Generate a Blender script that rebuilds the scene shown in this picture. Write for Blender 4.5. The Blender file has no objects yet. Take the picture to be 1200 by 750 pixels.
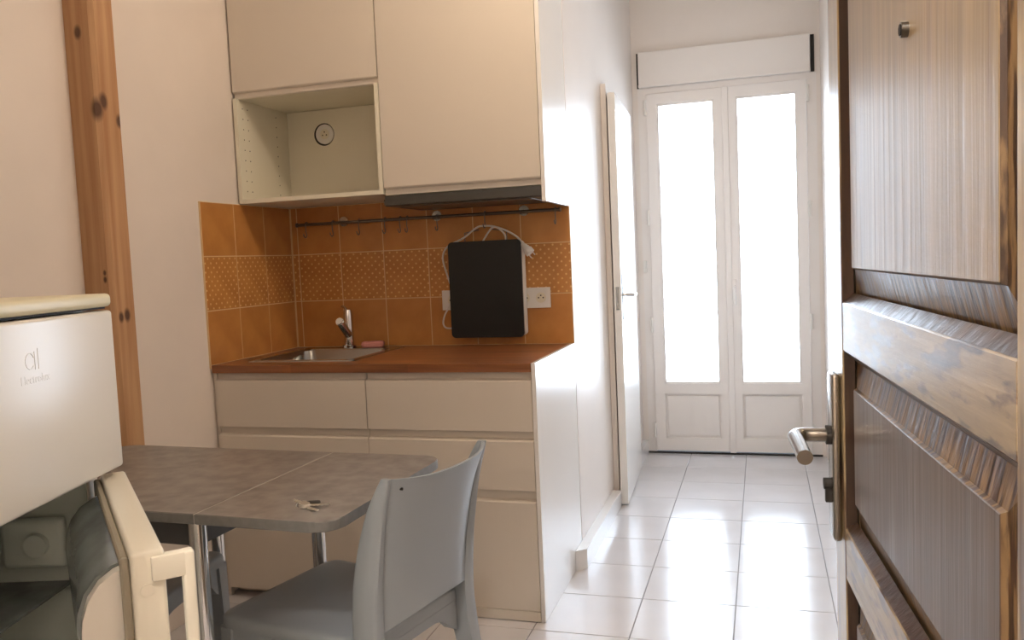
import bpy, bmesh, math, random
from mathutils import Vector, Matrix
random.seed(4)
S = bpy.context.scene
COL = S.collection

# ------------------------------------------------------------------ camera
CAM = (0.7125, -2.6148, 1.211)
YAW, PITCH, ROLL, FPX = 0.2916, -0.0717, -0.0439, 980.8
cd = bpy.data.cameras.new('camera'); cam = bpy.data.objects.new('camera', cd); COL.objects.link(cam)
cd.sensor_fit = 'HORIZONTAL'; cd.sensor_width = 36; cd.lens = FPX / 1200 * 36; cd.clip_start = 0.02
fw = Vector((-math.sin(YAW) * math.cos(PITCH), math.cos(YAW) * math.cos(PITCH), math.sin(PITCH)))
rt = Vector((math.cos(YAW), math.sin(YAW), 0)); up = rt.cross(fw)
r2 = math.cos(ROLL) * rt + math.sin(ROLL) * up; u2 = -math.sin(ROLL) * rt + math.cos(ROLL) * up
m = Matrix((r2, u2, -fw)).transposed().to_4x4(); m.translation = CAM
cam.matrix_world = m
S.camera = cam

# ------------------------------------------------------------------ world, daylight, exposure
w = bpy.data.worlds.new('world'); S.world = w; w.use_nodes = True
bg = w.node_tree.nodes['Background']; bg.inputs[0].default_value = (0.70, 0.82, 1.0, 1); bg.inputs[1].default_value = 15.5
S.view_settings.view_transform = 'Standard'; S.view_settings.look = 'None'
S.view_settings.gamma = 1; S.view_settings.use_curve_mapping = False
S.view_settings.exposure = 0.25
pd = bpy.data.lights.new('daylight_portal', 'AREA'); pd.shape = 'RECTANGLE'; pd.size = 0.95; pd.size_y = 2.1
pd.cycles.is_portal = True
po = bpy.data.objects.new('daylight_portal', pd); COL.objects.link(po)
po.location = (0.527, 2.62, 1.1); po.rotation_euler = (math.radians(-90), 0, 0)

# ------------------------------------------------------------------ helpers
def lin(c):
    f = lambda v: (v / 255 / 12.92) if v <= 10 else ((v / 255 + 0.055) / 1.055) ** 2.4
    return (f(c[0]), f(c[1]), f(c[2]), 1)
MATS = {}
def mat(name, col, rough=0.5, metal=0.0, noise=0.0, nscale=(8, 8, 8), col2=None, bump=0.0, bscale=200, coat=0.0, spec=0.5, rnoise=0.0):
    if name in MATS: return MATS[name]
    M = bpy.data.materials.new(name); M.use_nodes = True; MATS[name] = M
    N = M.node_tree.nodes; L = M.node_tree.links; b = N['Principled BSDF']
    b.inputs['Base Color'].default_value = lin(col); b.inputs['Roughness'].default_value = rough
    b.inputs['Metallic'].default_value = metal; b.inputs['Coat Weight'].default_value = coat
    b.inputs['Specular IOR Level'].default_value = spec
    if noise or bump or rnoise:
        tc = N.new('ShaderNodeTexCoord')
        mp = N.new('ShaderNodeMapping'); mp.inputs['Scale'].default_value = nscale
        L.new(tc.outputs['Object'], mp.inputs['Vector'])
        nz = N.new('ShaderNodeTexNoise'); nz.inputs['Scale'].default_value = 1; nz.inputs['Detail'].default_value = 6
        L.new(mp.outputs[0], nz.inputs['Vector'])
        if noise:
            c2 = lin(col2) if col2 else tuple(v * (1 - noise) for v in lin(col)[:3]) + (1,)
            rp = N.new('ShaderNodeValToRGB'); rp.color_ramp.elements[0].color = c2; rp.color_ramp.elements[1].color = lin(col)
            rp.color_ramp.elements[0].position = 0.35; rp.color_ramp.elements[1].position = 0.65
            L.new(nz.outputs['Fac'], rp.inputs[0]); L.new(rp.outputs[0], b.inputs['Base Color'])
        if rnoise:
            mr = N.new('ShaderNodeMapRange'); mr.inputs[3].default_value = rough - rnoise; mr.inputs[4].default_value = rough + rnoise
            L.new(nz.outputs['Fac'], mr.inputs[0]); L.new(mr.outputs[0], b.inputs['Roughness'])
        if bump:
            n2 = N.new('ShaderNodeTexNoise'); n2.inputs['Scale'].default_value = bscale; n2.inputs['Detail'].default_value = 3
            L.new(tc.outputs['Object'], n2.inputs['Vector'])
            bp = N.new('ShaderNodeBump'); bp.inputs['Strength'].default_value = bump; bp.inputs['Distance'].default_value = 0.002
            L.new(n2.outputs['Fac'], bp.inputs['Height']); L.new(bp.outputs[0], b.inputs['Normal'])
    return M

def finish(name, bm, material, parent=None, smooth=None, loc=None, rot=None):
    bmesh.ops.recalc_face_normals(bm, faces=bm.faces[:])
    me = bpy.data.meshes.new(name); bm.to_mesh(me); bm.free()
    mats = material if isinstance(material, (list, tuple)) else [material]
    for k in mats: me.materials.append(k)
    if smooth is not None:
        for p in me.polygons: p.use_smooth = True
        me.set_sharp_from_angle(angle=math.radians(smooth))
    o = bpy.data.objects.new(name, me); COL.objects.link(o)
    if parent: o.parent = parent
    if loc: o.location = loc
    if rot: o.rotation_euler = rot
    return o
def tag(o, label=None, cat=None, group=None, kind=None):
    if label: o['label'] = label
    if cat: o['category'] = cat
    if group: o['group'] = group
    if kind: o['kind'] = kind
    return o
def thing(name, label, cat, loc=(0, 0, 0), rz=0, group=None, kind=None):
    o = bpy.data.objects.new(name, None); COL.objects.link(o); o.empty_display_size = 0.05
    o.location = loc; o.rotation_euler = (0, 0, rz)
    return tag(o, label, cat, group, kind)
def bx(bm, x0, x1, y0, y1, z0, z1, bev=0.0, seg=2):
    r = bmesh.ops.create_cube(bm, size=1); vs = r['verts']
    for v in vs:
        v.co = Vector(((x0 + x1) / 2 + v.co.x * (x1 - x0), (y0 + y1) / 2 + v.co.y * (y1 - y0), (z0 + z1) / 2 + v.co.z * (z1 - z0)))
    if bev:
        es = list({e for v in vs for e in v.link_edges})
        bmesh.ops.bevel(bm, geom=es, offset=bev, segments=seg, affect='EDGES', profile=0.5)
    return bm
def box(*a, **k): return bx(bmesh.new(), *a, **k)
def cyl(bm, p0, p1, r0, r1=None, n=20):
    p0, p1 = Vector(p0), Vector(p1); d = p1 - p0; r1 = r0 if r1 is None else r1
    M = Matrix.Translation((p0 + p1) / 2) @ d.to_track_quat('Z', 'Y').to_matrix().to_4x4()
    bmesh.ops.create_cone(bm, cap_ends=True, segments=n, radius1=r0, radius2=r1, depth=d.length, matrix=M)
    return bm
def tube(bm, pts, r, n=10, closed=False):
    pts = [Vector(p) for p in pts]; rings = []; K = len(pts); prev = None
    rr = r if isinstance(r, (list, tuple)) else [r] * K
    for i, p in enumerate(pts):
        a = pts[(i - 1) % K] if (closed or i > 0) else p
        b = pts[(i + 1) % K] if (closed or i < K - 1) else p
        t = (b - a).normalized()
        if prev is None: prev = t.orthogonal().normalized()
        s = (prev - t * prev.dot(t)).normalized(); prev = s; q = t.cross(s)
        rings.append([bm.verts.new(p + rr[i] * (math.cos(2 * math.pi * j / n) * s + math.sin(2 * math.pi * j / n) * q)) for j in range(n)])
    for i in range(K if closed else K - 1):
        A, B = rings[i], rings[(i + 1) % K]
        for j in range(n): bm.faces.new((A[j], A[(j + 1) % n], B[(j + 1) % n], B[j]))
    if not closed: bm.faces.new(rings[0][::-1]); bm.faces.new(rings[-1])
    return bm
def smoothpath(P, k=6):
    P = [Vector(p) for p in P]; out = []
    for i in range(len(P) - 1):
        a = P[max(i - 1, 0)]; b = P[i]; c = P[i + 1]; d = P[min(i + 2, len(P) - 1)]
        for j in range(k):
            t = j / k
            out.append(0.5 * ((2 * b) + (c - a) * t + (2 * a - 5 * b + 4 * c - d) * t * t + (3 * b - a - 3 * c + d) * t ** 3))
    out.append(P[-1]); return out
def prism(bm, poly, axis, a, b):
    """poly in the two other axes (cyclic order), extruded along axis from a to b"""
    def mk(p, t):
        return {'x': (t, p[0], p[1]), 'y': (p[0], t, p[1]), 'z': (p[0], p[1], t)}[axis]
    A = [bm.verts.new(mk(p, a)) for p in poly]; B = [bm.verts.new(mk(p, b)) for p in poly]; n = len(poly)
    bm.faces.new(A[::-1]); bm.faces.new(B)
    for i in range(n): bm.faces.new((A[i], A[(i + 1) % n], B[(i + 1) % n], B[i]))
    return bm
def rrect(x0, x1, y0, y1, r, n=6):
    out = []
    for cx, cy, a0 in ((x1 - r, y1 - r, 0), (x0 + r, y1 - r, 90), (x0 + r, y0 + r, 180), (x1 - r, y0 + r, 270)):
        for i in range(n + 1):
            a = math.radians(a0 + 90 * i / n); out.append((cx + r * math.cos(a), cy + r * math.sin(a)))
    return out
def struct(name, bm, m, label=None, cat=None, parent=None):
    o = finish(name, bm, m, parent)
    if parent is None: tag(o, label, cat, kind='structure')
    return o

# ------------------------------------------------------------------ materials
def wave_wood(name, c1, c2, scale, rough, coat=0.0, bumps=0.25, spec=0.5):
    return mat(name, c1, rough, noise=1, nscale=scale, col2=c2, bump=bumps, bscale=90, coat=coat, spec=spec)
m_plaster = mat('plaster_warm', (236, 224, 212), 0.75, noise=0.05, nscale=(3, 3, 3), bump=0.12, bscale=60)
m_corr = mat('plaster_white_satin', (241, 232, 224), 0.38, noise=0.03, nscale=(3, 3, 3), bump=0.1, bscale=7)
m_ceil = mat('ceiling_paint', (240, 238, 234), 0.8)
m_front = mat('matt_white_front', (218, 208, 194), 0.42)
m_gloss = mat('satin_white_panel', (236, 232, 226), 0.25)
m_carc = mat('carcass_white', (232, 226, 206), 0.45)
m_gap = mat('shadow_gap_grey', (150, 146, 138), 0.6)
m_darkgap = mat('dark_gap', (40, 36, 32), 0.7)
m_pvc = mat('white_pvc', (240, 234, 229), 0.35)
m_steel = mat('brushed_steel', (165, 165, 162), 0.24, 1.0)
m_hood = mat('hood_steel', (96, 96, 94), 0.4, 1.0)
m_chrome = mat('chrome', (215, 215, 215), 0.1, 1.0)
m_railsteel = mat('rail_steel', (120, 116, 110), 0.3, 1.0)
m_grout_f = mat('floor_grout', (140, 136, 134), 0.8)
m_grout_w = mat('wall_grout', (226, 196, 150), 0.8)
m_floor = mat('floor_tile_glaze', (214, 210, 210), 0.17, noise=0.05, nscale=(5, 5, 5), rnoise=0.05, spec=0.6)
m_skirt = mat('skirting_tile', (228, 226, 224), 0.2)
m_black = mat('black_glass', (14, 16, 17), 0.3)
m_white = mat('white_plastic', (235, 232, 226), 0.4)
m_cord = mat('cord_white', (225, 220, 210), 0.5)
m_hole = mat('socket_hole', (40, 34, 30), 0.8)
m_tableg = mat('grey_stone_laminate', (140, 133, 126), 0.38, noise=1, nscale=(22, 22, 22), col2=(116, 110, 104), bump=0.05, bscale=120)
m_tedge = mat('table_edge', (122, 120, 116), 0.45, noise=0.15, nscale=(60, 60, 60))
m_apron = mat('table_underside', (84, 84, 84), 0.5)
m_chair = mat('grey_resin', (150, 156, 160), 0.42, bump=0.06, bscale=400)
m_fridge = mat('fridge_enamel', (236, 230, 218), 0.28)
m_lid = mat('fridge_lid_cream', (230, 220, 186), 0.4)
m_liner = mat('fridge_liner', (222, 230, 220), 0.35)
m_gasket = mat('gasket_grey', (150, 142, 124), 0.6)
m_fdoor = mat('fridge_door_cream', (234, 228, 210), 0.35)
m_cover = mat('smoked_plastic', (140, 148, 146), 0.2, noise=0.5, nscale=(9, 9, 9))
m_post = None
m_sponge = mat('pink_sponge', (206, 140, 130), 0.9, bump=0.6, bscale=150)
m_brass = mat('brass', (190, 150, 80), 0.3, 1.0)
m_metalkey = mat('key_metal', (238, 232, 222), 0.38, 1.0)
m_lever = mat('satin_nickel', (165, 160, 152), 0.25, 1.0)

def tile_mat(name, dots):
    M = mat(name, (200, 140, 76), 0.3, noise=1, nscale=(9, 9, 9), col2=(184, 123, 64))
    if dots:
        N = M.node_tree.nodes; L = M.node_tree.links; b = N['Principled BSDF']
        tc = N.new('ShaderNodeTexCoord'); base = b.inputs['Base Color'].links[0].from_socket
        sx = N.new('ShaderNodeSeparateXYZ'); L.new(tc.outputs['Object'], sx.inputs[0])
        ad = N.new('ShaderNodeMath'); L.new(sx.outputs[0], ad.inputs[0]); L.new(sx.outputs[1], ad.inputs[1])
        cb = N.new('ShaderNodeCombineXYZ'); L.new(ad.outputs[0], cb.inputs[0]); L.new(sx.outputs[2], cb.inputs[1])
        ds = []
        for off in (0.25, 0.75):
            v = N.new('ShaderNodeVectorMath'); v.operation = 'MULTIPLY_ADD'
            v.inputs[1].default_value = (1 / 0.0333, 1 / 0.0333, 0); v.inputs[2].default_value = (off + 20, off + 20, 0.5)
            L.new(cb.outputs[0], v.inputs[0])
            f = N.new('ShaderNodeVectorMath'); f.operation = 'FRACTION'; L.new(v.outputs[0], f.inputs[0])
            s = N.new('ShaderNodeVectorMath'); s.operation = 'DISTANCE'; s.inputs[1].default_value = (0.5, 0.5, 0.5); L.new(f.outputs[0], s.inputs[0])
            ds.append(s)
        mn = N.new('ShaderNodeMath'); mn.operation = 'MINIMUM'; L.new(ds[0].outputs['Value'], mn.inputs[0]); L.new(ds[1].outputs['Value'], mn.inputs[1])
        lt = N.new('ShaderNodeMapRange'); lt.inputs[1].default_value = 0.09; lt.inputs[2].default_value = 0.14; lt.inputs[3].default_value = 0.8; lt.inputs[4].default_value = 0
        L.new(mn.outputs[0], lt.inputs[0])
        mx = N.new('ShaderNodeMix'); mx.data_type = 'RGBA'; mx.inputs[7].default_value = lin((240, 205, 140))
        L.new(lt.outputs[0], mx.inputs[0]); L.new(base, mx.inputs[6]); L.new(mx.outputs[2], b.inputs['Base Color'])
    return M
m_tile = tile_mat('ochre_tile', False); m_tiled = tile_mat('ochre_dotted_tile', True)

def worktop_mat():
    M = mat('oiled_worktop', (152, 98, 60), 0.35, noise=1, nscale=(3, 60, 60), col2=(124, 76, 44), coat=0.15)
    N = M.node_tree.nodes; L = M.node_tree.links; b = N['Principled BSDF']
    base = b.inputs['Base Color'].links[0].from_socket
    tc = N.new('ShaderNodeTexCoord')
    br = N.new('ShaderNodeTexBrick'); br.inputs['Scale'].default_value = 1; br.inputs['Brick Width'].default_value = 0.45; br.inputs['Row Height'].default_value = 0.042
    br.inputs['Mortar Size'].default_value = 0.0004; br.inputs['Color1'].default_value = (0.78, 0.78, 0.78, 1); br.inputs['Color2'].default_value = (1.15, 1.1, 1.05, 1)
    br.inputs['Mortar'].default_value = (0.6, 0.6, 0.6, 1)
    L.new(tc.outputs['Object'], br.inputs['Vector'])
    mx = N.new('ShaderNodeMix'); mx.data_type = 'RGBA'; mx.blend_type = 'MULTIPLY'; mx.inputs[0].default_value = 1
    L.new(base, mx.inputs[6]); L.new(br.outputs['Color'], mx.inputs[7]); L.new(mx.outputs[2], b.inputs['Base Color'])
    return M
m_work = worktop_mat()

def post_mat():
    M = mat('pine_post', (194, 152, 110), 0.5, noise=1, nscale=(40, 40, 1.6), col2=(168, 120, 80), bump=0.1, bscale=80)
    N = M.node_tree.nodes; L = M.node_tree.links; b = N['Principled BSDF']
    base = b.inputs['Base Color'].links[0].from_socket; tc = N.new('ShaderNodeTexCoord'); cur = None
    for (x, y, z, r) in KNOTS:
        v = N.new('ShaderNodeVectorMath'); v.operation = 'MULTIPLY_ADD'
        v.inputs[1].default_value = (1, 1, 0.62); v.inputs[2].default_value = (-x, -y, -z * 0.62); L.new(tc.outputs['Object'], v.inputs[0])
        le = N.new('ShaderNodeVectorMath'); le.operation = 'LENGTH'; L.new(v.outputs[0], le.inputs[0])
        mr = N.new('ShaderNodeMapRange'); mr.inputs[1].default_value = r * 0.45; mr.inputs[2].default_value = r; mr.inputs[3].default_value = 0.9; mr.inputs[4].default_value = 0
        L.new(le.outputs['Value'], mr.inputs[0])
        if cur is None: cur = mr.outputs[0]
        else:
            mm = N.new('ShaderNodeMath'); mm.operation = 'MAXIMUM'; L.new(cur, mm.inputs[0]); L.new(mr.outputs[0], mm.inputs[1]); cur = mm.outputs[0]
    mx = N.new('ShaderNodeMix'); mx.data_type = 'RGBA'; mx.inputs[7].default_value = lin((70, 38, 24))
    L.new(cur, mx.inputs[0]); L.new(base, mx.inputs[6]); L.new(mx.outputs[2], b.inputs['Base Color'])
    return M
PX, PY0, PY1 = -1.137, -0.568, -0.483
KNOTS = [(-1.19, PY0, 1.93, .016), (-1.142, PY0, 1.705, .026), (PX, -.545, 1.73, .02), (PX, -.487, 1.68, .016), (-1.16, PY0, 1.225, .007),
         (-1.16, PY0, 1.205, .008), (PX, -.54, 1.09, .013), (PX, -.515, 1.095, .016), (PX, -.52, 2.3, .02)]
m_post = post_mat()

def door_wood(name, horiz=False, wear=0.5, dark=(74, 52, 37), light=(158, 138, 110), p=None, coat=0.7, sharp=0.06, cr=0.3):
    """old varnished timber: dark brown where the finish stands, pale and dry where it has worn off"""
    M = bpy.data.materials.new(name); M.use_nodes = True
    N = M.node_tree.nodes; L = M.node_tree.links; b = N['Principled BSDF']
    tc = N.new('ShaderNodeTexCoord')
    def nz(scale, detail, lo, hi):
        mp = N.new('ShaderNodeMapping'); mp.inputs['Scale'].default_value = scale; L.new(tc.outputs['Object'], mp.inputs[0])
        t = N.new('ShaderNodeTexNoise'); t.inputs['Scale'].default_value = 1; t.inputs['Detail'].default_value = detail; L.new(mp.outputs[0], t.inputs[0])
        r = N.new('ShaderNodeMapRange'); r.inputs[1].default_value = lo; r.inputs[2].default_value = hi; L.new(t.outputs['Fac'], r.inputs[0])
        return r.outputs[0]
    g = (3, 60, 80) if horiz else (75, 60, 3)
    p = p or ((11, 10, 42) if horiz else (26, 10, 3.2))
    grain = nz(g, 5, 0.35, 0.65); patch0 = nz(p, 8, wear - sharp, wear + sharp); fine = nz((30, 60, 160) if horiz else (220, 60, 14), 4, 0.3, 0.7)
    pm = N.new('ShaderNodeMath'); pm.operation = 'MULTIPLY_ADD'; L.new(fine, pm.inputs[0]); pm.inputs[1].default_value = 0.5; pm.inputs[2].default_value = -0.25
    pa = N.new('ShaderNodeMath'); pa.use_clamp = True; L.new(pm.outputs[0], pa.inputs[0]); L.new(patch0, pa.inputs[1]); patch = pa.outputs[0]
    m1 = N.new('ShaderNodeMix'); m1.data_type = 'RGBA'; m1.inputs[6].default_value = lin(dark); m1.inputs[7].default_value = lin(tuple(min(255, int(c * 1.35)) for c in dark))
    L.new(grain, m1.inputs[0])
    m2 = N.new('ShaderNodeMix'); m2.data_type = 'RGBA'; m2.inputs[6].default_value = lin(tuple(int(c * 0.86) for c in light)); m2.inputs[7].default_value = lin(light)
    L.new(grain, m2.inputs[0])
    m3 = N.new('ShaderNodeMix'); m3.data_type = 'RGBA'; L.new(patch, m3.inputs[0]); L.new(m1.outputs[2], m3.inputs[6]); L.new(m2.outputs[2], m3.inputs[7])
    L.new(m3.outputs[2], b.inputs['Base Color']); b.inputs['Coat Weight'].default_value = coat; b.inputs['Coat Roughness'].default_value = cr
    rr = N.new('ShaderNodeMapRange'); rr.inputs[3].default_value = 0.3; rr.inputs[4].default_value = 0.42; L.new(patch, rr.inputs[0]); L.new(rr.outputs[0], b.inputs['Roughness'])
    bp = N.new('ShaderNodeBump'); bp.inputs['Strength'].default_value = 0.25; bp.inputs['Distance'].default_value = 0.0015
    L.new(grain, bp.inputs['Height']); L.new(bp.outputs[0], b.inputs['Normal'])
    return M
m_dv = door_wood('worn_door_stile', False, 0.42, light=(172, 150, 112), coat=1.0, cr=0.2)
m_dh = door_wood('worn_door_rail', True, 0.45, dark=(62, 43, 28), light=(160, 140, 108), sharp=0.04, cr=0.22)
m_dp = door_wood('worn_door_panel', False, 0.34, dark=(96, 74, 50), light=(152, 131, 98), coat=0.55)
m_dl = door_wood('worn_door_low_panel', False, 0.46, dark=(58, 42, 31), light=(86, 69, 56), coat=0.5)
m_db = door_wood('door_bevel', False, 0.5, dark=(46, 31, 21), light=(128, 102, 68), p=(170, 10, 16), coat=0.1, sharp=0.05)
m_dm = door_wood('door_moulding', False, 0.62, dark=(44, 29, 20), light=(78, 56, 38), coat=0.15)

def glass_mat():
    M = bpy.data.materials.new('window_glass'); M.use_nodes = True
    N = M.node_tree.nodes; L = M.node_tree.links
    out = N['Material Output']; N.remove(N['Principled BSDF'])
    t = N.new('ShaderNodeBsdfTransparent'); t.inputs[0].default_value = (0.97, 0.98, 0.97, 1)
    g = N.new('ShaderNodeBsdfGlossy'); g.inputs['Roughness'].default_value = 0.02
    fr = N.new('ShaderNodeFresnel'); fr.inputs[0].default_value = 1.45
    mx = N.new('ShaderNodeMixShader'); L.new(fr.outputs[0], mx.inputs[0]); L.new(t.outputs[0], mx.inputs[1]); L.new(g.outputs[0], mx.inputs[2])
    L.new(mx.outputs[0], out.inputs[0]); return M
m_glass = glass_mat()

# ------------------------------------------------------------------ room shell
XL, XR, YB, YD, YF, ZC = -1.2373, 1.05, 0.607, 2.4448, -2.11, 2.75
XD = -0.6146
floor = struct('floor', box(XL - .1, XR + .1, YF - 1.6, YD + .3, -.08, -.003), m_grout_f, 'white glazed tile floor of kitchen and corridor', 'floor')
tx, ty, fx0, fy0, j = 0.3182, 0.3114, -0.0323, 1.1899, 0.0016
cache = {}
ix = range(-5, 5); iy = range(-11, 6)
for a in ix:
    for b in iy:
        x0, x1 = max(fx0 + a * tx + j, XL), min(fx0 + (a + 1) * tx - j, XR)
        y0, y1 = max(fy0 + b * ty + j, YF - .16), min(fy0 + (b + 1) * ty - j, YD + .02)
        if x1 - x0 < .01 or y1 - y0 < .01: continue
        if y0 > YB - .1 and x1 < 0: continue
        key = (round(x1 - x0, 4), round(y1 - y0, 4))
        if key not in cache:
            w_, h_ = key
            o = finish('floor_tile', box(-w_ / 2, w_ / 2, -h_ / 2, h_ / 2, -.008, 0, bev=.0012, seg=1), m_floor, floor); cache[key] = o.data
        else:
            o = bpy.data.objects.new('floor_tile', cache[key]); COL.objects.link(o); o.parent = floor
        o.location = ((x0 + x1) / 2, (y0 + y1) / 2, 0)
struct('ceiling', box(XL - .1, XR + .1, YF - 1.6, YD + .3, ZC, ZC + .1), m_ceil, 'plain white ceiling over the whole flat', 'ceiling')
wl = struct('wall_left', box(XL - .1, XL, YF, YD + .3, 0, ZC), m_plaster, 'warm white plastered wall left of the kitchen', 'wall')
wb = struct('wall_back', box(XL, -.1, YB, YB + .1, 0, ZC), m_plaster, 'kitchen back wall with ochre tiled splashback', 'wall')
# corridor wall with a doorway (behind the white door)
bm = bx(bmesh.new(), -.1, 0, YB, 1.52, 0, ZC); bx(bm, -.1, 0, 2.06, YD, 0, ZC); bx(bm, -.1, 0, 1.52, 2.06, 1.96, ZC)
struct('wall_corridor', bm, m_corr, 'white satin corridor wall beside the kitchen side panel', 'wall')
struct('wall_right', box(XR, XR + .1, YF, YD + .3, 0, ZC), m_corr, 'white wall behind the open wooden door', 'wall')
bm = bx(bmesh.new(), XL - .1, .032, YD, YD + .3, 0, ZC); bx(bm, 1.028, XR + .1, YD, YD + .3, 0, ZC); bx(bm, .032, 1.028, YD, YD + .3, 2.1855, ZC)
struct('wall_far', bm, m_corr, 'white end wall around the glazed double door', 'wall')
bm = bx(bmesh.new(), XL - .1, .06, YF - .14, YF, 0, ZC); bx(bm, .92, XR + .1, YF - .14, YF, 0, ZC); bx(bm, .06, .92, YF - .14, YF, 2.06, ZC)
struct('wall_front', bm, m_plaster, 'wall around the entrance doorway', 'wall')
bm = bx(bmesh.new(), XL - .1, XR + .1, YF - 1.6, YF - 1.5, 0, ZC); bx(bm, -.75, -.65, YF - 1.5, YF - .14, 0, ZC); bx(bm, XR, XR + .1, YF - 1.5, YF - .14, 0, ZC)
struct('wall_landing', bm, m_plaster, 'pale walls of the landing outside the entrance', 'wall')

# splashback tiles: each a piece of its wall
def wtile(parent, w_, h_, plane, loc, dotted):
    k = (round(w_, 3), round(h_, 3), plane, dotted)
    if k not in cache:
        g = .0016
        bm = box(-w_ / 2 + g, w_ / 2 - g, -.003, .003, -h_ / 2 + g, h_ / 2 - g, bev=.001, seg=1) if plane == 'b' else box(-.003, .003, -w_ / 2 + g, w_ / 2 - g, -h_ / 2 + g, h_ / 2 - g, bev=.001, seg=1)
        o = finish('wall_tile', bm, m_tiled if dotted else m_tile, parent); cache[k] = o.data
    else:
        o = bpy.data.objects.new('wall_tile', cache[k]); COL.objects.link(o); o.parent = parent
    o.location = loc; return o
ZR = 1.0718
rows = [(0.8723, ZR, False), (ZR, ZR + .2, True), (ZR + .2, ZR + .4, False)]
finish('tile_grout', box(XL + .001, 0.0, YB - .0072, YB, .86, ZR + .4), m_grout_w, wb)
finish('tile_grout', box(XL, XL + .0072, -.0072, YB - .003, .86, ZR + .4), m_grout_w, wl)
for z0, z1, d in rows:
    h_ = z1 - z0; zc = (z0 + z1) / 2
    for k in range(6): wtile(wb, .2, h_, 'b', (.0 - .1 - .2 * k, YB - .005, zc), d)
    wtile(wb, .0275, h_, 'b', (-1.2 - .0145, YB - .005, zc), d)
    for k in range(3): wtile(wl, .2, h_, 's', (XL + .005, -.0072 + .1 + .2 * k, zc), d)

# skirting tile at the corridor wall
bm = prism(bmesh.new(), [(0.001, .47), (.04, .505), (.04, 1.332), (0.001, 1.332)], 'z', 0, .078)
sk = struct('baseboard_corridor', bm, m_skirt, 'white tile skirting along the corridor wall', 'skirting')
struct('baseboard_far', box(0, .03, 2.10, YD, 0, .08), m_skirt, 'short skirting between white door and glazed door', 'skirting')

# ------------------------------------------------------------------ timber post
bm = bmesh.new()
prism(bm, [(XL, PY0), (PX - .012, PY0), (PX, PY0 + .012), (PX, PY1), (XL, PY1)], 'z', 0, ZC)
tag(finish('wooden_post', bm, m_post), 'knotty pine post standing against the left wall behind the fridge', 'post')

# ------------------------------------------------------------------ base cabinets
PROF_T = lambda z0, z1, z2: [(0, z0), (0, z1 - .004), (.003, z1), (.016, z1 + .004), (.018, z2), (.022, z2), (.022, z0)]
def front(parent, x0, x1, z0, z1, z2, name):
    return finish(name, prism(bmesh.new(), PROF_T(z0, z1, z2), 'x', x0 + .0015, x1 - .0015), m_front, parent)
def base_cab(name, label, x0, x1, fronts, plinth_y):
    t = thing(name, label, 'cabinet', ((x0 + x1) / 2, 0, 0), 0, 'white base cabinets under the worktop')
    cx = (x0 + x1) / 2; a, b = x0 - cx, x1 - cx
    bm = bx(bmesh.new(), a + .0008, a + .018, .024, .585, .036, .842); bx(bm, b - .018, b - .0008, .024, .585, .036, .842)
    bx(bm, a + .018, b - .018, .024, .585, .036, .054); bx(bm, a + .018, b - .018, .575, .585, .054, .842)
    finish('body', bm, m_carc, t)
    for nm, z0, z1, z2 in fronts: front(t, a, b, z0, z1, z2, nm)
    finish('plinth', box(a + .0008, b - .0008, plinth_y, plinth_y + .016, .003, .035), m_front, t)
    return t
base_cab('base_cabinet', 'white two-front base cabinet under the sink', -1.2226, XD, [('drawer_front', .645, .816, .8425), ('cabinet_door', .037, .614, .642)], .06)
base_cab('base_cabinet', 'white base cabinet with three drawers under the hanging hob', XD, -.0150, [('drawer_front', .645, .816, .8425), ('drawer_front', .446, .614, .642), ('drawer_front', .037, .408, .443)], -.004)
tag(finish('filler_strip', box(XL, -1.2232, .012, .03, 0, .842), m_front), 'narrow white filler strip between wall and sink cabinet', 'filler strip')
tag(finish('side_panel', box(-.0146, 0, -.002, YB - .009, 0, .8723, bev=.001, seg=1), m_gloss), 'tall white end panel closing the base cabinets beside the corridor', 'panel')

# worktop with sink cut-out
SX0, SX1, SY0, SY1 = -1.15, -.70, .085, .555
bm = bmesh.new()
wx0, wx1, wy0, wy1 = XL + .0085, -.0152, -.006, YB - .0085
z0, z1 = .8435, .8723
bx(bm, wx0, SX0 + .01, wy0, wy1, z0, z1); bx(bm, SX1 - .01, wx1, wy0, wy1, z0, z1)
bx(bm, SX0 + .01, SX1 - .01, wy0, SY0 + .01, z0, z1); bx(bm, SX0 + .01, SX1 - .01, SY1 - .01, wy1, z0, z1)
tag(finish('worktop', bm, m_work), 'reddish brown oiled wood worktop over the white base cabinets', 'worktop')

# sink
t = thing('sink', 'square stainless steel sink set into the wood worktop', 'sink', ((SX0 + SX1) / 2, (SY0 + SY1) / 2, .8723))
hw, hd = (SX1 - SX0) / 2, (SY1 - SY0) / 2
bm = bmesh.new()
loops = []
for (ex, ey0, ey1, z, r) in ((0, 0, 0, 0.0002, .02), (0.003, .003, .003, .004, .02), (.028, .028, .075, .004, .04), (.032, .032, .079, -.002, .045), (.045, .045, .09, -.13, .05), (.09, .09, .13, -.145, .03)):
    loops.append([bm.verts.new((p[0], p[1], z)) for p in rrect(-hw + ex, hw - ex, -hd + ey0, hd - ey1, r)])
for A, B in zip(loops, loops[1:]):
    for i in range(len(A)): bm.faces.new((A[i], A[(i + 1) % len(A)], B[(i + 1) % len(A)], B[i]))
bm.faces.new(loops[-1])
finish('bowl', bm, m_steel, t, smooth=40)
bm = bmesh.new(); cyl(bm, (0, -.02, -.146), (0, -.02, -.142), .045); finish('drain', bm, m_chrome, t, smooth=40)

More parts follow.
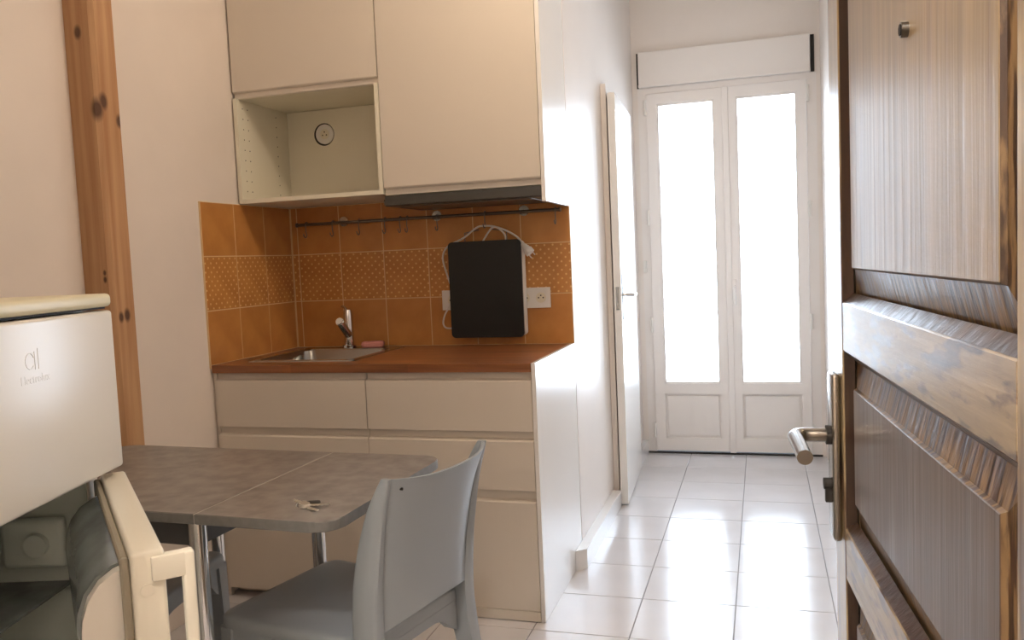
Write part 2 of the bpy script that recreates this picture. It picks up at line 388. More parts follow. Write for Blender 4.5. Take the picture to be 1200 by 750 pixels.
# tap
t = thing('tap', 'chrome single-lever mixer tap behind the sink', 'tap', (-.937, .515, .8763))
bm = cyl(bmesh.new(), (0, 0, 0), (0, 0, .012), .028); cyl(bm, (0, 0, .012), (0, 0, .135), .0195, n=24); finish('body', bm, m_chrome, t, smooth=40)
bm = tube(bmesh.new(), smoothpath([(0, 0, .05), (.004, -.03, .07), (.008, -.08, .108), (.009, -.09, .115)]), .0165, 14); sp = finish('spout', bm, m_chrome, t, smooth=50)
bm = cyl(bmesh.new(), (.009, -.09, .115), (.0095, -.096, .119), .0145); finish('aerator', bm, m_chrome, sp, smooth=40)
bm = cyl(bmesh.new(), (0, 0, .135), (0, 0, .158), .0195, .016, n=24); tube(bm, [(0, 0, .15), (-.018, .008, .168), (-.034, .014, .172)], [.008, .006, .005], 10); finish('lever', bm, m_chrome, t, smooth=40)

# sponge
bm = bmesh.new(); bx(bm, -.045, .045, -.03, .03, 0, .022, bev=.008, seg=3)
bmesh.ops.subdivide_edges(bm, edges=bm.edges[:], cuts=1, use_grid_fill=True)
for v in bm.verts: v.co += Vector((random.uniform(-1, 1), random.uniform(-1, 1), random.uniform(0, 1))) * .0025
o = finish('sponge', bm, m_sponge, smooth=60, loc=(-.835, .525, .8765), rot=(0, 0, .35)); tag(o, 'pale pink sponge lying on the rim of the sink', 'sponge')

# ------------------------------------------------------------------ wall cabinets
YU, ZT = 0.2348, 2.55
def pdoor(parent, x0, x1, z0, z1, z2, name='cabinet_door'):
    poly = [(0, z2 + .004), (0, ZT), (.020, ZT), (.020, z0), (.014, z0), (.012, z1), (.002, z2)]
    return finish(name, prism(bmesh.new(), [(YU + p[0], p[1]) for p in poly], 'x', x0 + .0015, x1 - .0015), m_front, parent)
t = thing('wall_cabinet', 'closed white wall cabinet above the open shelf box', 'cabinet', (0, 0, 0), 0, 'white wall cabinets')
x0, x1 = -1.2296, XD - .001
bm = bx(bmesh.new(), x0, x0 + .018, YU + .021, YB - .001, 1.905, ZT); bx(bm, x1 - .018, x1, YU + .021, YB - .001, 1.905, ZT); bx(bm, x0, x1, YU + .021, YB - .001, 1.89, 1.905); bx(bm, x0, x1, YB - .012, YB - .001, 1.905, ZT); bx(bm, x0, x1, YU + .021, YB - .001, ZT - .018, ZT)
finish('body', bm, m_carc, t); pdoor(t, x0, x1, 1.878, 1.896, 1.900)
# open box
t = thing('open_wall_cabinet', 'open white shelf box with a round socket hole in its back', 'cabinet', (0, 0, 0), 0, 'white wall cabinets')
a, b, zb, zt = x0, x1, 1.4735, 1.8775
finish('side', box(a, a + .016, YU, YB - .001, zb, zt), m_carc, t); finish('side', box(b - .016, b, YU, YB - .001, zb, zt), m_carc, t)
finish('bottom', box(a + .016, b - .016, YU, YB - .001, zb, zb + .016), m_carc, t); finish('top', box(a + .016, b - .016, YU + .022, YB - .001, zt - .002, zt + .011), m_carc, t)
finish('back', box(a + .016, b - .016, YB - .012, YB - .001, zb + .016, zt - .003), m_carc, t)
bm = bmesh.new()
for yy in (YU + .037, YU + .07, YB - .10):
    for k in range(9): cyl(bm, (a + .016, yy, zb + .05 + k * .04), (a + .0166, yy, zb + .05 + k * .04), .0025, n=8)
tag(finish('shelf_pin_holes', bm, m_hole, t), kind='stuff')
# the socket in the hole
t = thing('round_socket', 'round white wall socket inside the open shelf box', 'socket', (-1.035, YB - .012, 1.772))
bm = cyl(bmesh.new(), (-.006, -.0006, 0), (-.006, .0, 0), .047, n=32); finish('hole', bm, m_darkgap, t, smooth=40)
bm = cyl(bmesh.new(), (0, -.008, 0), (0, -.0007, 0), .041, n=32); finish('face', bm, m_white, t, smooth=40)
bm = cyl(bmesh.new(), (0, -.0088, 0), (0, -.0081, 0), .021, n=24); finish('recess', bm, m_carc, t, smooth=40)
for dx, dz in ((-.009, -.004), (.009, -.004), (0, .009)):
    finish('pin_hole', cyl(bmesh.new(), (dx, -.0094, dz), (dx, -.0089, dz), .003, n=10), m_hole, t)
# right cabinet
t = thing('wall_cabinet', 'wide closed white wall cabinet above the cooker hood', 'cabinet', (0, 0, 0), 0, 'white wall cabinets')
a, b = XD + .0005, -.0155
bm = bx(bmesh.new(), a, a + .018, YU + .021, YB - .001, 1.4735, ZT); bx(bm, b - .018, b, YU + .021, YB - .001, 1.4735, ZT); bx(bm, a + .018, b - .018, YU + .021, YB - .001, 1.4735, 1.49); bx(bm, a + .018, b - .018, YB - .012, YB - .001, 1.49, ZT)
finish('body', bm, m_carc, t); pdoor(t, a, b, 1.469, 1.489, 1.494)
tag(finish('side_panel', box(-.0148, 0, YU, YB - .009, 1.4107, ZT), m_gloss), 'white end panel on the right of the wall cabinets', 'panel')
t = thing('cooker_hood', 'slim grey steel cooker hood under the wide wall cabinet', 'cooker hood', (0, 0, 0))
finish('body', box(a, b, YU + .006, YB - .02, 1.428, 1.466, bev=.002), m_hood, t)
finish('filter', box(a + .05, b - .05, YU + .05, YB - .06, 1.425, 1.429), m_railsteel, t)
finish('front_bar', box(a, b, YU - .001, YU + .006, 1.432, 1.452), m_hood, t)

# ------------------------------------------------------------------ rail, hooks, hob, sockets
RY, RZ = .56, 1.397
t = thing('utensil_rail', 'long dark steel utensil rail fixed to the ochre tiles', 'rail', (0, 0, 0))
finish('rod', cyl(bmesh.new(), (-1.172, RY, RZ), (-.033, RY, RZ), .0065, n=14), m_railsteel, t, smooth=40)
for x in (-.974, -.552, -.183):
    bm = cyl(bmesh.new(), (x, YB - .0085, RZ + .006), (x, YB - .012, RZ + .006), .021, n=20); cyl(bm, (x, YB - .012, RZ + .002), (x, RY, RZ), .007, n=12)
    finish('bracket', bm, m_steel, t, smooth=40)
for x in (-1.176, -.029): finish('end_cap', cyl(bmesh.new(), (x - .004, RY, RZ), (x + .004, RY, RZ), .009, n=14), m_railsteel, t, smooth=40)
hp = [(math.sin(a) * .0105, math.cos(a) * .0105) for a in [math.radians(d) for d in range(-80, 100, 30)]]
path = [(0, p[0] * -1, p[1]) for p in hp]
path += [(0, -.009, -.03), (0, -.004, -.044), (0, -.012, -.055), (0, -.026, -.05), (0, -.03, -.04)]
hook_me = None
ords = ['leftmost', 'second', 'third', 'fourth', 'fifth', 'sixth', 'seventh', 'eighth', 'rightmost']
for i, x in enumerate((-1.13, -1.005, -.883, -.766, -.698, -.667, -.535, -.333, -.045)):
    if hook_me is None:
        h = finish('rail_hook', tube(bmesh.new(), smoothpath(path, 4), .0022, 7), m_railsteel, smooth=60); hook_me = h.data
    else:
        h = bpy.data.objects.new('rail_hook', hook_me); COL.objects.link(h)
    h.location = (x, RY, RZ)
    tag(h, ('%s steel hook on the utensil rail' % ords[i]) if i in (0, 8) else ('%s steel hook from the left on the utensil rail' % ords[i]), 'hook', 'hooks on the utensil rail')
    if i == 7: tag(h, 'steel hook on the rail that carries the black hob')
# hob hung upright
t = thing('portable_hob', 'black portable hob hanging upright from the utensil rail', 'hob', (-.336, .556, 1.10))
bm = prism(bmesh.new(), rrect(-.152, .152, -.193, .191, .018), 'y', -.022, -.014); finish('glass_top', bm, m_black, t, smooth=30)
bm = prism(bmesh.new(), rrect(-.146, .1535, -.189, .187, .016), 'y', -.0135, .03); finish('casing', bm, m_white, t, smooth=30)
for x in (-.085, .09): finish('hanging_bracket', tube(bmesh.new(), [(x, .0, .186), (x, 0, .225), (x + (.06 if x < 0 else -.06), .002, .236)], .0025, 7), m_railsteel, t, smooth=60)
cordp = [(.085, .005, .186), (.082, -.006, .215), (.05, -.012, .243), (.0, -.014, .249), (-.03, -.014, .243), (-.09, -.008, .205), (-.16, .0, .175), (-.185, .004, .13), (-.17, .006, .06), (-.155, .01, 0), (-.16, .01, -.05), (-.19, .01, -.10), (-.2, .012, -.135), (-.185, .012, -.155), (-.14, .016, -.155)]
finish('power_cord', tube(bmesh.new(), smoothpath(cordp, 6), .0038, 8), m_cord, t, smooth=60)
c2 = finish('power_cord', tube(bmesh.new(), smoothpath([(-.01, -.005, .186), (.02, -.012, .225), (.045, -.016, .243), (.09, -.014, .228), (.135, -.01, .2), (.158, -.01, .17)], 6), .0038, 8), m_cord, t, smooth=60)
bm = cyl(bmesh.new(), (.155, -.01, .172), (.176, -.012, .148), .008, .017, n=16); cyl(bm, (.176, -.012, .148), (.188, -.013, .134), .019, n=16)
for s in (-1, 1): cyl(bm, (.186 + s * .007, -.013, .136 + s * .006), (.199 + s * .007, -.014, .121 + s * .006), .0023, n=8)
finish('plug', bm, m_white, c2, smooth=40)

def socket_plate(label, x0, x1, centres):
    t = thing('wall_socket', label, 'socket', ((x0 + x1) / 2, YB - .0085, 1.057), 0, 'white sockets on the splashback')
    cx = (x0 + x1) / 2
    finish('plate', box(x0 - cx, x1 - cx, -.008, 0, -.0405, .0405, bev=.002), m_white, t)
    for c in centres:
        d = c - cx
        p = finish('outlet', cyl(bmesh.new(), (d, -.0088, 0), (d, -.0081, 0), .0205, n=24), m_carc, t)
        for dx, dz in ((-.0095, 0), (.0095, 0), (0, .009)): finish('pin_hole', cyl(bmesh.new(), (d + dx, -.0096, dz), (d + dx, -.0089, dz), .003, n=10), m_hole, p)
socket_plate('white double wall socket to the right of the black hob', -.236, -.088, (-.192, -.126))
socket_plate('white wall socket half hidden by the left edge of the hob', -.545, -.465, (-.50,))

# ------------------------------------------------------------------ glazed double door and shutter box
fd = thing('door_1', 'white glazed double door full of daylight at the corridor end', 'glazed door', (0, YD, 0), kind='structure')
bm = bx(bmesh.new(), .032, .080, .0, .07, 0, 2.185); bx(bm, .974, 1.028, .0, .07, 0, 2.185); bx(bm, .080, .974, .0, .07, 2.150, 2.185)
finish('frame', bm, m_pvc, fd)
finish('threshold', box(.03, 1.03, -.005, .2, -.002, .012), m_darkgap, fd)
def leaf(x0, x1, gx0, gx1):
    bm = bmesh.new(); z0, z1 = .02, 2.147; y0, y1 = -.012, .045; gz0, gz1 = .428, 2.085; pz0, pz1 = .098, .366
    bx(bm, x0, gx0, y0, y1, z0, z1); bx(bm, gx1, x1, y0, y1, z0, z1)
    bx(bm, gx0, gx1, y0, y1, gz1, z1); bx(bm, gx0, gx1, y0, y1, pz1, gz0); bx(bm, gx0, gx1, y0, y1, z0, pz0)
    lf = finish('leaf', bm, m_pvc, fd)
    finish('glass_pane', box(gx0, gx1, .018, .022, gz0, gz1), m_glass, lf)
    bm = bx(bmesh.new(), gx0, gx1, 0.004, .03, pz0, pz1); bx(bm, gx0 + .014, gx1 - .014, -.002, .006, pz0 + .014, pz1 - .014, bev=.002)
    finish('lower_panel', bm, m_pvc, lf)
    bm = bmesh.new()
    for (a, b, c, d) in ((gx0, gx0 + .01, gz0, gz1), (gx1 - .01, gx1, gz0, gz1), (gx0 + .01, gx1 - .01, gz0, gz0 + .01), (gx0 + .01, gx1 - .01, gz1 - .01, gz1)): bx(bm, a, b, -.002, .018, c, d)
    finish('glazing_bead', bm, m_pvc, lf)
    return lf
l1 = leaf(.082, .5235, .140, .468); l2 = leaf(.529, .972, .590, .922)
finish('cover_strip', box(.514, .548, -.020, -.0125, .015, 2.149, bev=.003), m_pvc, l2)
bm = box(.548, .572, -.019, -.0125, .93, 1.04, bev=.002); cyl(bm, (.56, -.019, 1.0), (.56, -.045, 1.0), .008, n=12); tube(bm, [(.56, -.045, 1.0), (.561, -.05, .96), (.561, -.05, .89)], .0075, 10)
finish('handle', bm, m_pvc, l2, smooth=40)
for x in (.074, .980):
    for z in (.145, .785, 1.425, 2.07): finish('hinge', cyl(bmesh.new(), (x, -.012, z - .045), (x, -.012, z + .045), .009, n=14), m_white, fd, smooth=40)
finish('contact_sensor', box(.035, .055, -.016, 0, 1.10, 1.17, bev=.003), m_white, fd)
t = thing('shutter_box', 'long white roller shutter box above the glazed double door', 'shutter box', (0, YD, 0))
finish('front_cover', box(.0414, .9964, -.03, -.0005, 2.186, 2.3905, bev=.004), m_pvc, t)
finish('lower_lip', box(.0414, .9964, -.036, -.03, 2.186, 2.20), m_pvc, t)
for x0_, x1_ in ((.031, .041), (1.0, 1.019)): finish('end_gap', box(x0_, x1_, -.012, -.0005, 2.186, 2.388), m_darkgap, t)

# ------------------------------------------------------------------ white corridor door
t = thing('door_2', 'plain white door standing ajar along the corridor wall', 'door', (.004, 2.06, 0), math.radians(2.6), kind='structure')
finish('leaf', box(0, .036, -.72, 0, .008, 1.972, bev=.0015, seg=1), m_gloss, t)
finish('latch_plate', box(.010, .026, -.7212, -.7198, .95, 1.06), m_steel, t)
bm = box(.0362, .040, -.685, -.645, .90, 1.12, bev=.0015); hp_ = finish('handle_plate', bm, m_steel, t)
finish('lever', tube(bmesh.new(), [(.04, -.665, 1.02), (.082, -.665, 1.02), (.088, -.655, 1.02), (.088, -.56, 1.018)], .008, 10), m_chrome, hp_, smooth=50)
for z in (.25, 1.0, 1.75): finish('hinge', cyl(bmesh.new(), (.01, .004, z - .04), (.01, .004, z + .04), .006, n=10), m_steel, t)

struct('trim_1', bx(bx(box(.0005, .026, 1.37, 1.52, 0.002, 2.02), .0005, .01, 2.065, 2.095, 0.002, 2.02), .0005, .01, 1.52, 2.065, 1.975, 2.02), m_corr, 'white lining around the corridor doorway', 'trim')
# ------------------------------------------------------------------ open wooden entrance door
DW, DT = .80, .042
E = Vector((0.812, -1.292)); ang = math.radians(94.5); dd = Vector((math.cos(ang), math.sin(ang)))
Hh = E - dd * DW
d3 = thing('door_3', 'worn brown panelled wooden entrance door standing open at the right', 'door', (Hh.x, Hh.y, 0), ang, kind='structure')
sa, sb = DW - .72, DW - .08
finish('stile', box(0, sa, -DT, 0, .012, 2.03, bev=.002, seg=1), m_dv, d3)
finish('stile', box(sb, DW, -DT, 0, .012, 2.03, bev=.002, seg=1), m_dv, d3)
for z0, z1 in ((.012, .18), (.738, .812), (1.064, 1.133), (1.93, 2.03)):
    finish('rail', box(sa, sb, -DT, -.0005, z0, z1, bev=.002, seg=1), m_dh, d3)
def raised(z0, z1, mf):
    bm = bmesh.new(); g, f = -.021, -.006; bw = .05
    # bevel (flat back to groove)
    def ring(i, y): return [bm.verts.new(p) for p in ((sa + i, y, z0 + i), (sb - i, y, z0 + i), (sb - i, y, z1 - i), (sa + i, y, z1 - i))]
    A = ring(0, g - .008); B = ring(0, g); C = ring(bw - .005, f - .004); D = ring(bw - .003, f)
    for P, Q in ((A, B), (B, C), (C, D)):
        for i in range(4): bm.faces.new((P[i], P[(i + 1) % 4], Q[(i + 1) % 4], Q[i]))
    bm.faces.new(A)
    p = finish('panel_bevel', bm, m_db, d3)
    D = box(sa + bw - .003, sb - bw + .003, f - .006, f + .0006, z0 + bw - .003, z1 - bw + .003, bev=.001, seg=1)
    finish('raised_field', D, mf, p)
    # moulding round the opening
    bm = bmesh.new(); mw = .012
    for poly, ax, a_, b_ in (((( z0, -.002), (z0 + mw, -.014), (z0, -.019)), 'x', sa, sb), (((z1, -.002), (z1, -.019), (z1 - mw, -.014)), 'x', sa, sb)):
        prism(bm, [(y, z) for z, y in poly], 'x', a_, b_)
    for xs, sg in ((sa, 1), (sb, -1)):
        prism(bm, [(xs, -.002), (xs + sg * mw, -.014), (xs, -.019)], 'z', z0, z1)
    finish('moulding', bm, m_dm, d3)
raised(1.133, 1.93, m_dp); raised(.812, 1.064, m_dl); raised(.18, .738, m_dl)
# lock plate and lever
pl = finish('lock_plate', box(DW - .062, DW - .017, .0005, .012, .785, 1.028, bev=.004, seg=3), m_lever, d3, smooth=40)
LX, LZ = DW - .040, .937
lv = finish('lever', tube(bmesh.new(), smoothpath([(LX, .012, LZ), (LX, .03, LZ), (LX, .046, LZ), (LX - .004, .056, LZ), (LX - .014, .062, LZ), (LX - .03, .0625, LZ), (LX - .115, .0615, LZ - .006)], 4), .0105, 18), m_lever, pl, smooth=50)
finish('collar', cyl(bmesh.new(), (LX, .012, LZ), (LX, .018, LZ), .014, n=20), m_darkgap, pl, smooth=40)
bm = cyl(bmesh.new(), (LX, .012, .865), (LX, .022, .865), .0085, n=16); bx(bm, LX - .005, LX + .005, .012, .02, .838, .866); finish('key_cylinder', bm, m_darkgap, pl, smooth=40)
pe = finish('peephole', cyl(bmesh.new(), (DW - .43, -.0055, 1.414), (DW - .43, .001, 1.414), .0075, n=20), m_railsteel, d3, smooth=40)
finish('lens', cyl(bmesh.new(), (DW - .43, .001, 1.414), (DW - .43, .0018, 1.414), .0055, n=16), m_hole, pe)
finish('latch_face', box(DW - .0002, DW + .0012, -.032, -.012, .83, 1.0), m_lever, d3)

# ------------------------------------------------------------------ table
tr = math.radians(-2.0)
t = thing('dining_table', 'small dining table with grey stone-look top and chrome legs', 'table', (-.56, -.955, 0), tr)
X0, X1, Y0, Y1, TZ = -.52, .485, -.248, .298, .725
seam = .167
def top(x0, x1, name, rl, rr):
    poly = []
    for cx, cy, a0, r in ((x1, Y1, 0, rr), (x0, Y1, 90, rl), (x0, Y0, 180, rl), (x1, Y0, 270, rr)):
        sx = 1 if cx == x1 else -1; sy = 1 if cy == Y1 else -1
        if r == 0: poly.append((cx, cy))
        else:
            for i in range(7):
                a = math.radians(a0 + 90 * i / 6); poly.append((cx - sx * r + r * math.cos(a), cy - sy * r + r * math.sin(a)))
    bm = prism(bmesh.new(), poly, 'z', TZ - .022, TZ)
    bmesh.ops.bevel(bm, geom=[e for e in bm.edges if abs(e.verts[0].co.z - e.verts[1].co.z) < 1e-6], offset=.002, segments=1, affect='EDGES')
    o = finish(name, bm, [m_tableg, m_tedge], t)
    for p in o.data.polygons: p.material_index = 0 if p.normal.z > .5 else 1
    return o
top(X0, seam - .001, 'table_top', .05, 0); top(seam + .001, X1, 'extension_leaf', 0, .05)
finish('seam_strip', box(seam - .0009, seam + .0009, Y0 + .001, Y1 - .001, TZ - .02, TZ - .0006), mat('seam_light', (190, 182, 168), 0.4), t)
finish('apron', box(-.44, .135, -.2, .20, .640, TZ - .0225), m_apron, t)
for x, y in ((.155, -.225), (.13, .285), (-.19, .285), (-.27, -.225)):
    y = min(y, .262)
    finish('leg', cyl(bmesh.new(), (x, y, .006), (x, y, TZ - .0225), .0185, n=24), m_chrome, t, smooth=40)
    finish('foot', cyl(bmesh.new(), (x, y, 0), (x, y, .006), .02, n=20), m_darkgap, t, smooth=40)
# keys
t = thing('key_ring', 'small bunch of metal keys lying on the grey table', 'keys', (-.18, -1.128, TZ + .0005), math.radians(8))
bm = tube(bmesh.new(), [(-.022 + .012 * math.cos(a), .006 + .012 * math.sin(a), .003 + .004 * math.sin(a)) for a in [2 * math.pi * k / 18 for k in range(18)]], .0011, 6, closed=True); finish('split_ring', bm, m_metalkey, t, smooth=60)
def key(a, L, name='key', z=.001):
    bm = prism(bmesh.new(), [(.0115 * math.cos(q), .0105 * math.sin(q)) for q in [2 * math.pi * k / 14 for k in range(14)]], 'z', 0, .0024)
    prism(bm, [(.009, -.0035), (L, -.0035), (L + .003, 0), (L, .0035), (.009, .0035)], 'z', .0003, .0021)
    for k in range(3): bx(bm, .02 + k * .008, .025 + k * .008, -.0065, -.003, .0004, .002)
    return finish(name, bm, m_metalkey, t, loc=(-.012, -.004, z), rot=(0, -.04, math.radians(a)))
key(-38, .05); key(2, .052, z=.004); key(150, .03, z=.007)
bm = prism(bmesh.new(), rrect(-.014, .014, -.009, .009, .006), 'z', 0, .004); finish('key_tag', bm, m_darkgap, t, loc=(0, .014, .003), rot=(0, .06, .4))

# ------------------------------------------------------------------ chairs
def make_chair(label):
    t = thing('chair', label, 'chair', (0, 0, 0), 0, 'grey resin chairs at the table')
    H = .452; rp = lambda i: None
    # seat
    bm = bmesh.new()
    def outline(ins, z, dish=0.0):
        pts = []
        for (x, y) in rrect(-.205 + ins, .205 - ins, -.195 + ins, .22 - ins, .038 - ins * .3, 7):
            k = (y + .195) / .415; pts.append((x * (.90 + .10 * k), y, z))
        return [bm.verts.new(p) for p in pts]
    L_ = [outline(.012, H - .03), outline(0.0, H - .028), outline(0.0, H - .006), outline(.005, H), outline(.02, H + .001), outline(.06, H - .006), outline(.12, H - .009)]
    for A, B in zip(L_, L_[1:]):
        for i in range(len(A)): bm.faces.new((A[i], A[(i + 1) % len(A)], B[(i + 1) % len(A)], B[i]))
    bm.faces.new(L_[-1]); bm.faces.new(L_[0])
    finish('seat', bm, m_chair, t, smooth=50)
    # arched aprons
    def arch(p0, p1, drop, name='apron'):
        p0, p1 = Vector(p0), Vector(p1); d = (p1 - p0); nrm = Vector((-d.y, d.x, 0)).normalized() * .011; bm = bmesh.new(); A = []
        for i in range(15):
            k = i / 14; q = p0 + d * k; e = min(k, 1 - k) * d.length
            low = .022 + drop * math.exp(-(e / .045) ** 2)
            A.append([bm.verts.new(q + s * nrm + Vector((0, 0, z))) for s, z in ((-1, H - .027), (1, H - .027), (1, H - .027 - low), (-1, H - .027 - low))])
        for P, Q in zip(A, A[1:]):
            for i in range(4): bm.faces.new((P[i], P[(i + 1) % 4], Q[(i + 1) % 4], Q[i]))
        bm.faces.new(A[0]); bm.faces.new(A[-1]); finish(name, bm, m_chair, t, smooth=40)
    arch((-.165, .2, 0), (.165, .2, 0), .06); arch((-.183, -.16, 0), (-.19, .175, 0), .06); arch((.183, -.16, 0), (.19, .175, 0), .06); arch((-.155, -.185, 0), (.155, -.185, 0), .05)
    # front legs
    for s in (-1, 1):
        bm = bmesh.new(); R = []
        for z, cx, cy, w_ in ((H - .027, .178, .192, .026), (.3, .183, .196, .0225), (.1, .187, .203, .018), (0, .189, .208, .0165)):
            R.append([bm.verts.new((s * (cx + a * w_), cy + b * w_, z)) for a, b in ((-1, -1), (.6, -1), (1, -.6), (1, .6), (.6, 1), (-1, 1))])
        for A, B in zip(R, R[1:]):
            for i in range(6): bm.faces.new((A[i], A[(i + 1) % 6], B[(i + 1) % 6], B[i]))
        bm.faces.new(R[0]); bm.faces.new(R[-1]); finish('leg', bm, m_chair, t, smooth=40)
    # rear legs running up into the back posts
    prof = [(0, -.275, .197, .017, .02), (.15, -.243, .190, .018, .024), (.3, -.213, .184, .019, .028), (.40, -.197, .181, .02, .032), (.47, -.194, .180, .019, .033), (.56, -.2, .182, .016, .032), (.65, -.216, .184, .013, .028), (.73, -.238, .187, .010, .021), (.80, -.268, .190, .006, .010)]
    pz = smoothpath([(p[1], p[0], 0) for p in prof], 3); 
    for s in (-1, 1):
        bm = bmesh.new(); R = []
        for i in range(len(pz)):
            k = i / 3; a = min(int(k), len(prof) - 2); f = k - a
            v = [prof[a][j] * (1 - f) + prof[a + 1][j] * f for j in range(5)]
            y, z = pz[i][0], pz[i][1]
            R.append([bm.verts.new((s * (v[2] + p * v[3]), y + q * v[4], z)) for p, q in ((-1, -.8), (-.5, -1), (.5, -1), (1, -.7), (1, .7), (.5, 1), (-.6, 1), (-1, .8))])
        for A, B in zip(R, R[1:]):
            for i in range(8): bm.faces.new((A[i], A[(i + 1) % 8], B[(i + 1) % 8], B[i]))
        bm.faces.new(R[0]); bm.faces.new(R[-1]); finish('back_leg', bm, m_chair, t, smooth=50)
    # curved back panel
    bm = bmesh.new(); NU, NV = 18, 14; F = []; Bk = []
    ys = lambda z: (lambda k: next((pz[i][0] + (pz[i + 1][0] - pz[i][0]) * (z - pz[i][1]) / (pz[i + 1][1] - pz[i][1]) for i in range(len(pz) - 1) if pz[i][1] <= z <= pz[i + 1][1]), pz[-1][0]))(0)
    for i in range(NV + 1):
        k = i / NV; rowf = []; rowb = []
        for j in range(NU + 1):
            a = -1 + 2 * j / NU
            zb = .475 + .012 * (1 - a * a) - .01 * abs(a) ** 6; zt = .80 + .012 * abs(a) ** 2 - .012
            z = zb + (zt - zb) * k
            hw_ = .184 + .008 * k; y = ys(z) - .048 * (1 - abs(a) ** 3) * (.55 + .45 * k) + (-.012) * (1 - .9 * k)
            th = .006 - .002 * k
            rowf.append(bm.verts.new((a * hw_, y + th, z))); rowb.append(bm.verts.new((a * hw_, y - th, z)))
        F.append(rowf); Bk.append(rowb)
    for i in range(NV):
        for j in range(NU):
            bm.faces.new((F[i][j], F[i][j + 1], F[i + 1][j + 1], F[i + 1][j])); bm.faces.new((Bk[i][j], Bk[i + 1][j], Bk[i + 1][j + 1], Bk[i][j + 1]))
    for i in range(NV):
        for j in (0, NU): bm.faces.new((F[i][j], F[i + 1][j], Bk[i + 1][j], Bk[i][j]))
    for j in range(NU):
        for i in (0, NV): bm.faces.new((F[i][j], F[i][j + 1], Bk[i][j + 1], Bk[i][j]))
    finish('backrest', bm, m_chair, t, smooth=40)
    finish('drain_hole', cyl(bmesh.new(), (-.160, ys(.77) - .024, .775), (-.160, ys(.77) - .0305, .775), .003, n=10), m_hole, t)
    return t
def dup(root, label):
    r = root.copy(); COL.objects.link(r); r['label'] = label
    for ch in list(root.children):
        c = ch.copy(); COL.objects.link(c); c.parent = r
    return r
c1 = make_chair('grey resin chair seen from behind at the table end')
c2 = dup(c1, 'grey resin chair mostly hidden beneath the table behind the fridge door')
c1.scale = (.94, 1, 1); c1.location = (-.212, -.934, 0); c1.rotation_euler = (0, 0, math.radians(77.3))
c2.location = (-.887, -.935, 0); c2.rotation_euler = (0, 0, math.radians(-80.6))

# ------------------------------------------------------------------ fridge
fr = thing('fridge', 'old cream white fridge-freezer with its lower door ajar', 'fridge', (-.419, -1.367, 0), math.radians(105.5))
FW, FDp, Y0_ = .535, .50, .052
zs = .862
bm = bmesh.new()
bx(bm, -FW, 0, Y0_ + .003, FDp, zs, 1.155)                                  # freezer box
bx(bm, -FW, -FW + .035, Y0_, FDp, .03, zs); bx(bm, -.035, 0, Y0_, FDp, .03, zs); bx(bm, -FW + .035, -.035, FDp - .04, FDp, .03, zs); bx(bm, -FW + .035, -.035, Y0_, FDp - .04, .03, .09)
finish('body', bm, m_fridge, fr)
for x in (-FW + .05, -.05):
    for y in (.1, FDp - .05): finish('foot', cyl(bmesh.new(), (x, y, 0), (x, y, .03), .018, n=14), m_darkgap, fr)
bm = bmesh.new(); a, b = -FW + .0352, -.0352
bx(bm, a, a + .004, Y0_ + .002, FDp - .041, .0905, zs - .004); bx(bm, b - .004, b, Y0_ + .002, FDp - .041, .0905, zs - .004); bx(bm, a, b, FDp - .045, FDp - .0405, .0905, zs - .004); bx(bm, a, b, Y0_ + .002, FDp - .041, zs - .008, zs - .0005); bx(bm, a, b, Y0_ + .002, FDp - .041, .0905, .0945)
for z in (.22, .36, .5, .64): bx(bm, b - .012, b - .004, Y0_ + .01, FDp - .05, z, z + .012)
finish('liner', bm, m_liner, fr)
k_ = finish('light_housing', box(b - .034, b - .0125, .085, .20, .70, .79, bev=.01, seg=3), m_liner, fr, smooth=40)
finish('thermostat_knob', cyl(bmesh.new(), (b - .034, .13, .745), (b - .046, .13, .745), .02, n=20), m_liner, k_, smooth=40)
for z in (.37, .65): finish('shelf', box(a + .006, b - .006, .09, FDp - .05, z + .013, z + .018), m_cover, fr)
lid = bmesh.new(); bx(lid, -FW - .004, .002, .0, FDp + .005, 1.159, 1.183, bev=.008, seg=3); finish('lid', lid, m_lid, fr, smooth=40)
finish('lid_gap', box(-FW + .004, -.002, .012, FDp - .005, 1.1552, 1.1588), m_darkgap, fr)
fz = finish('freezer_door', box(-FW, 0, 0, .046, .866, 1.1525, bev=.006, seg=3), m_fridge, fr, smooth=40)
finish('gasket', box(-FW + .012, -.012, .0462, .0525, .875, 1.147), m_gasket, fz)
# raised lettering on the freezer door
cu = bpy.data.curves.new('lettering', 'FONT'); cu.body = 'Electrolux'; cu.size = .0185; cu.extrude = .00016; cu.align_x = 'CENTER'
tmp = bpy.data.objects.new('lettering', cu); COL.objects.link(tmp)
dg = bpy.context.evaluated_depsgraph_get(); me = bpy.data.meshes.new_from_object(tmp.evaluated_get(dg)); bpy.data.objects.remove(tmp)
me.materials.clear(); me.materials.append(m_fridge)
o = bpy.data.objects.new('lettering', me); COL.objects.link(o); o.parent = fz; o.location = (-.25, -.0005, 1.056); o.location.y = -.00015; o.rotation_euler = (math.radians(90), 0, 0)
bm = bmesh.new()
tube(bm, [(-.262 + .011 * math.cos(q), 0, 1.09 + .012 * math.sin(q)) for q in [math.radians(d) for d in range(20, 330, 20)]], .0006, 6)
for x, z0, z1 in ((-.249, 1.076, 1.104), (-.240, 1.076, 1.108)): tube(bm, [(x, 0, z0), (x, 0, z1)], .0006, 6)
finish('emblem', bm, m_fridge, fz)
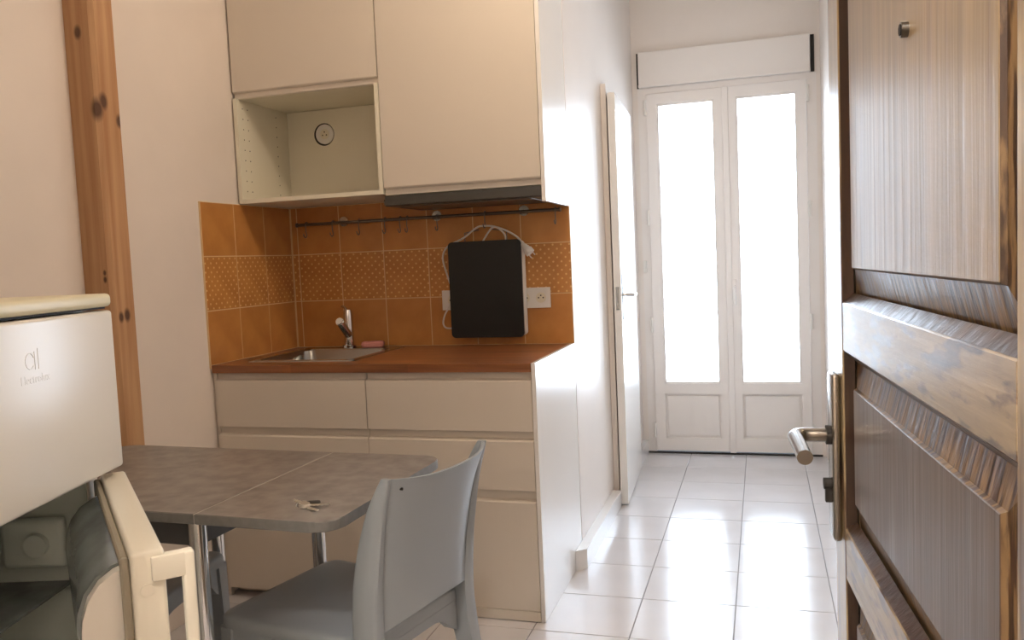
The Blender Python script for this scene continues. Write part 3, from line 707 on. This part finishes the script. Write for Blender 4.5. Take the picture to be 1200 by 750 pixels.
# lower door, hinged at the far side and open
LD = finish('lower_door', box(-.525, 0, -.03, .012, .10, .853, bev=.006, seg=3), m_fdoor, fr, smooth=40, loc=(-.002, .032, 0), rot=(0, 0, math.radians(31)))
bm = bmesh.new()
for (x0, x1, z0, z1) in ((-.518, -.505, .11, .846), (-.02, -.007, .11, .846), (-.505, -.02, .833, .846), (-.505, -.02, .11, .123)): bx(bm, x0, x1, .0125, .024, z0, z1, bev=.003, seg=1)
finish('gasket', bm, m_gasket, LD, smooth=40)
finish('inner_panel', box(-.504, -.021, .0125, .019, .124, .832), m_fridge, LD)
prof = [(.019, .825), (.03, .822), (.05, .81), (.066, .79), (.075, .765), (.078, .74), (.074, .71), (.066, .69), (.05, .685), (.019, .685)]
finish('compartment_cover', prism(bmesh.new(), prof, 'x', -.455, -.05), m_cover, LD, smooth=40)
for x0, x1 in ((-.478, -.456), (-.049, -.03)): finish('compartment_side', prism(bmesh.new(), [(y * .92 + .0015 if y > .02 else y, z - .004) for y, z in prof], 'x', x0, x1), m_fridge, LD, smooth=40)
for zb in (.36, .15): finish('door_bin', bx(bx(box(-.48, -.04, .0195, .10, zb, zb + .008), -.48, -.04, .094, .10, zb + .008, zb + .07), -.48, -.472, .0195, .094, zb + .008, zb + .07), m_fridge, LD)
# vertical grip at the free edge
bm = prism(bmesh.new(), rrect(-.0, .07, .0, .001, .0004, 1), 'z', 0, .001) if False else bmesh.new()
bx(bm, -.531, -.512, -.056, -.012, .812, .845, bev=.003); bx(bm, -.531, -.512, -.056, -.012, .50, .53, bev=.003); bx(bm, -.531, -.510, -.066, -.050, .50, .845, bev=.004, seg=3)
finish('handle', bm, m_fdoor, LD, smooth=40)
bm = cyl(bmesh.new(), (-.5252, -.006, .802), (-.5268, -.006, .802), .0085, n=20); finish('plug_cap', bm, m_fdoor, LD, smooth=40)

# ------------------------------------------------------------------ lamps (above the frame)
def lamp(label, loc, power, col, r=.09):
    t = thing('ceiling_lamp', label, 'lamp', loc)
    finish('rose', cyl(bmesh.new(), (0, 0, -.02), (0, 0, 0), .05, n=24), m_white, t, smooth=40)
    finish('stem', cyl(bmesh.new(), (0, 0, -.035), (0, 0, -.02), .012, n=12), m_white, t, smooth=40)
    bm = bmesh.new(); bmesh.ops.create_uvsphere(bm, u_segments=24, v_segments=12, radius=.03, matrix=Matrix.Translation((0, 0, -.06)))
    M = bpy.data.materials.new('lit_bulb'); M.use_nodes = True; b = M.node_tree.nodes['Principled BSDF']; b.inputs['Emission Color'].default_value = col + (1,); b.inputs['Emission Strength'].default_value = 8
    finish('bulb', bm, M, t, smooth=60)
    l = bpy.data.lights.new('bulb_light', 'POINT'); l.energy = power; l.color = col; l.shadow_soft_size = .06
    o = bpy.data.objects.new('bulb_light', l); COL.objects.link(o); o.parent = t; o.location = (0, 0, -.14)
    return t
lamp('bare bulb on the ceiling in front of the kitchen', (.22, -.45, ZC), 18, (1.0, .80, .60))
lamp('bare bulb on the landing ceiling outside the entrance', (.3, YF - .8, ZC), 60, (1.0, .94, .88))
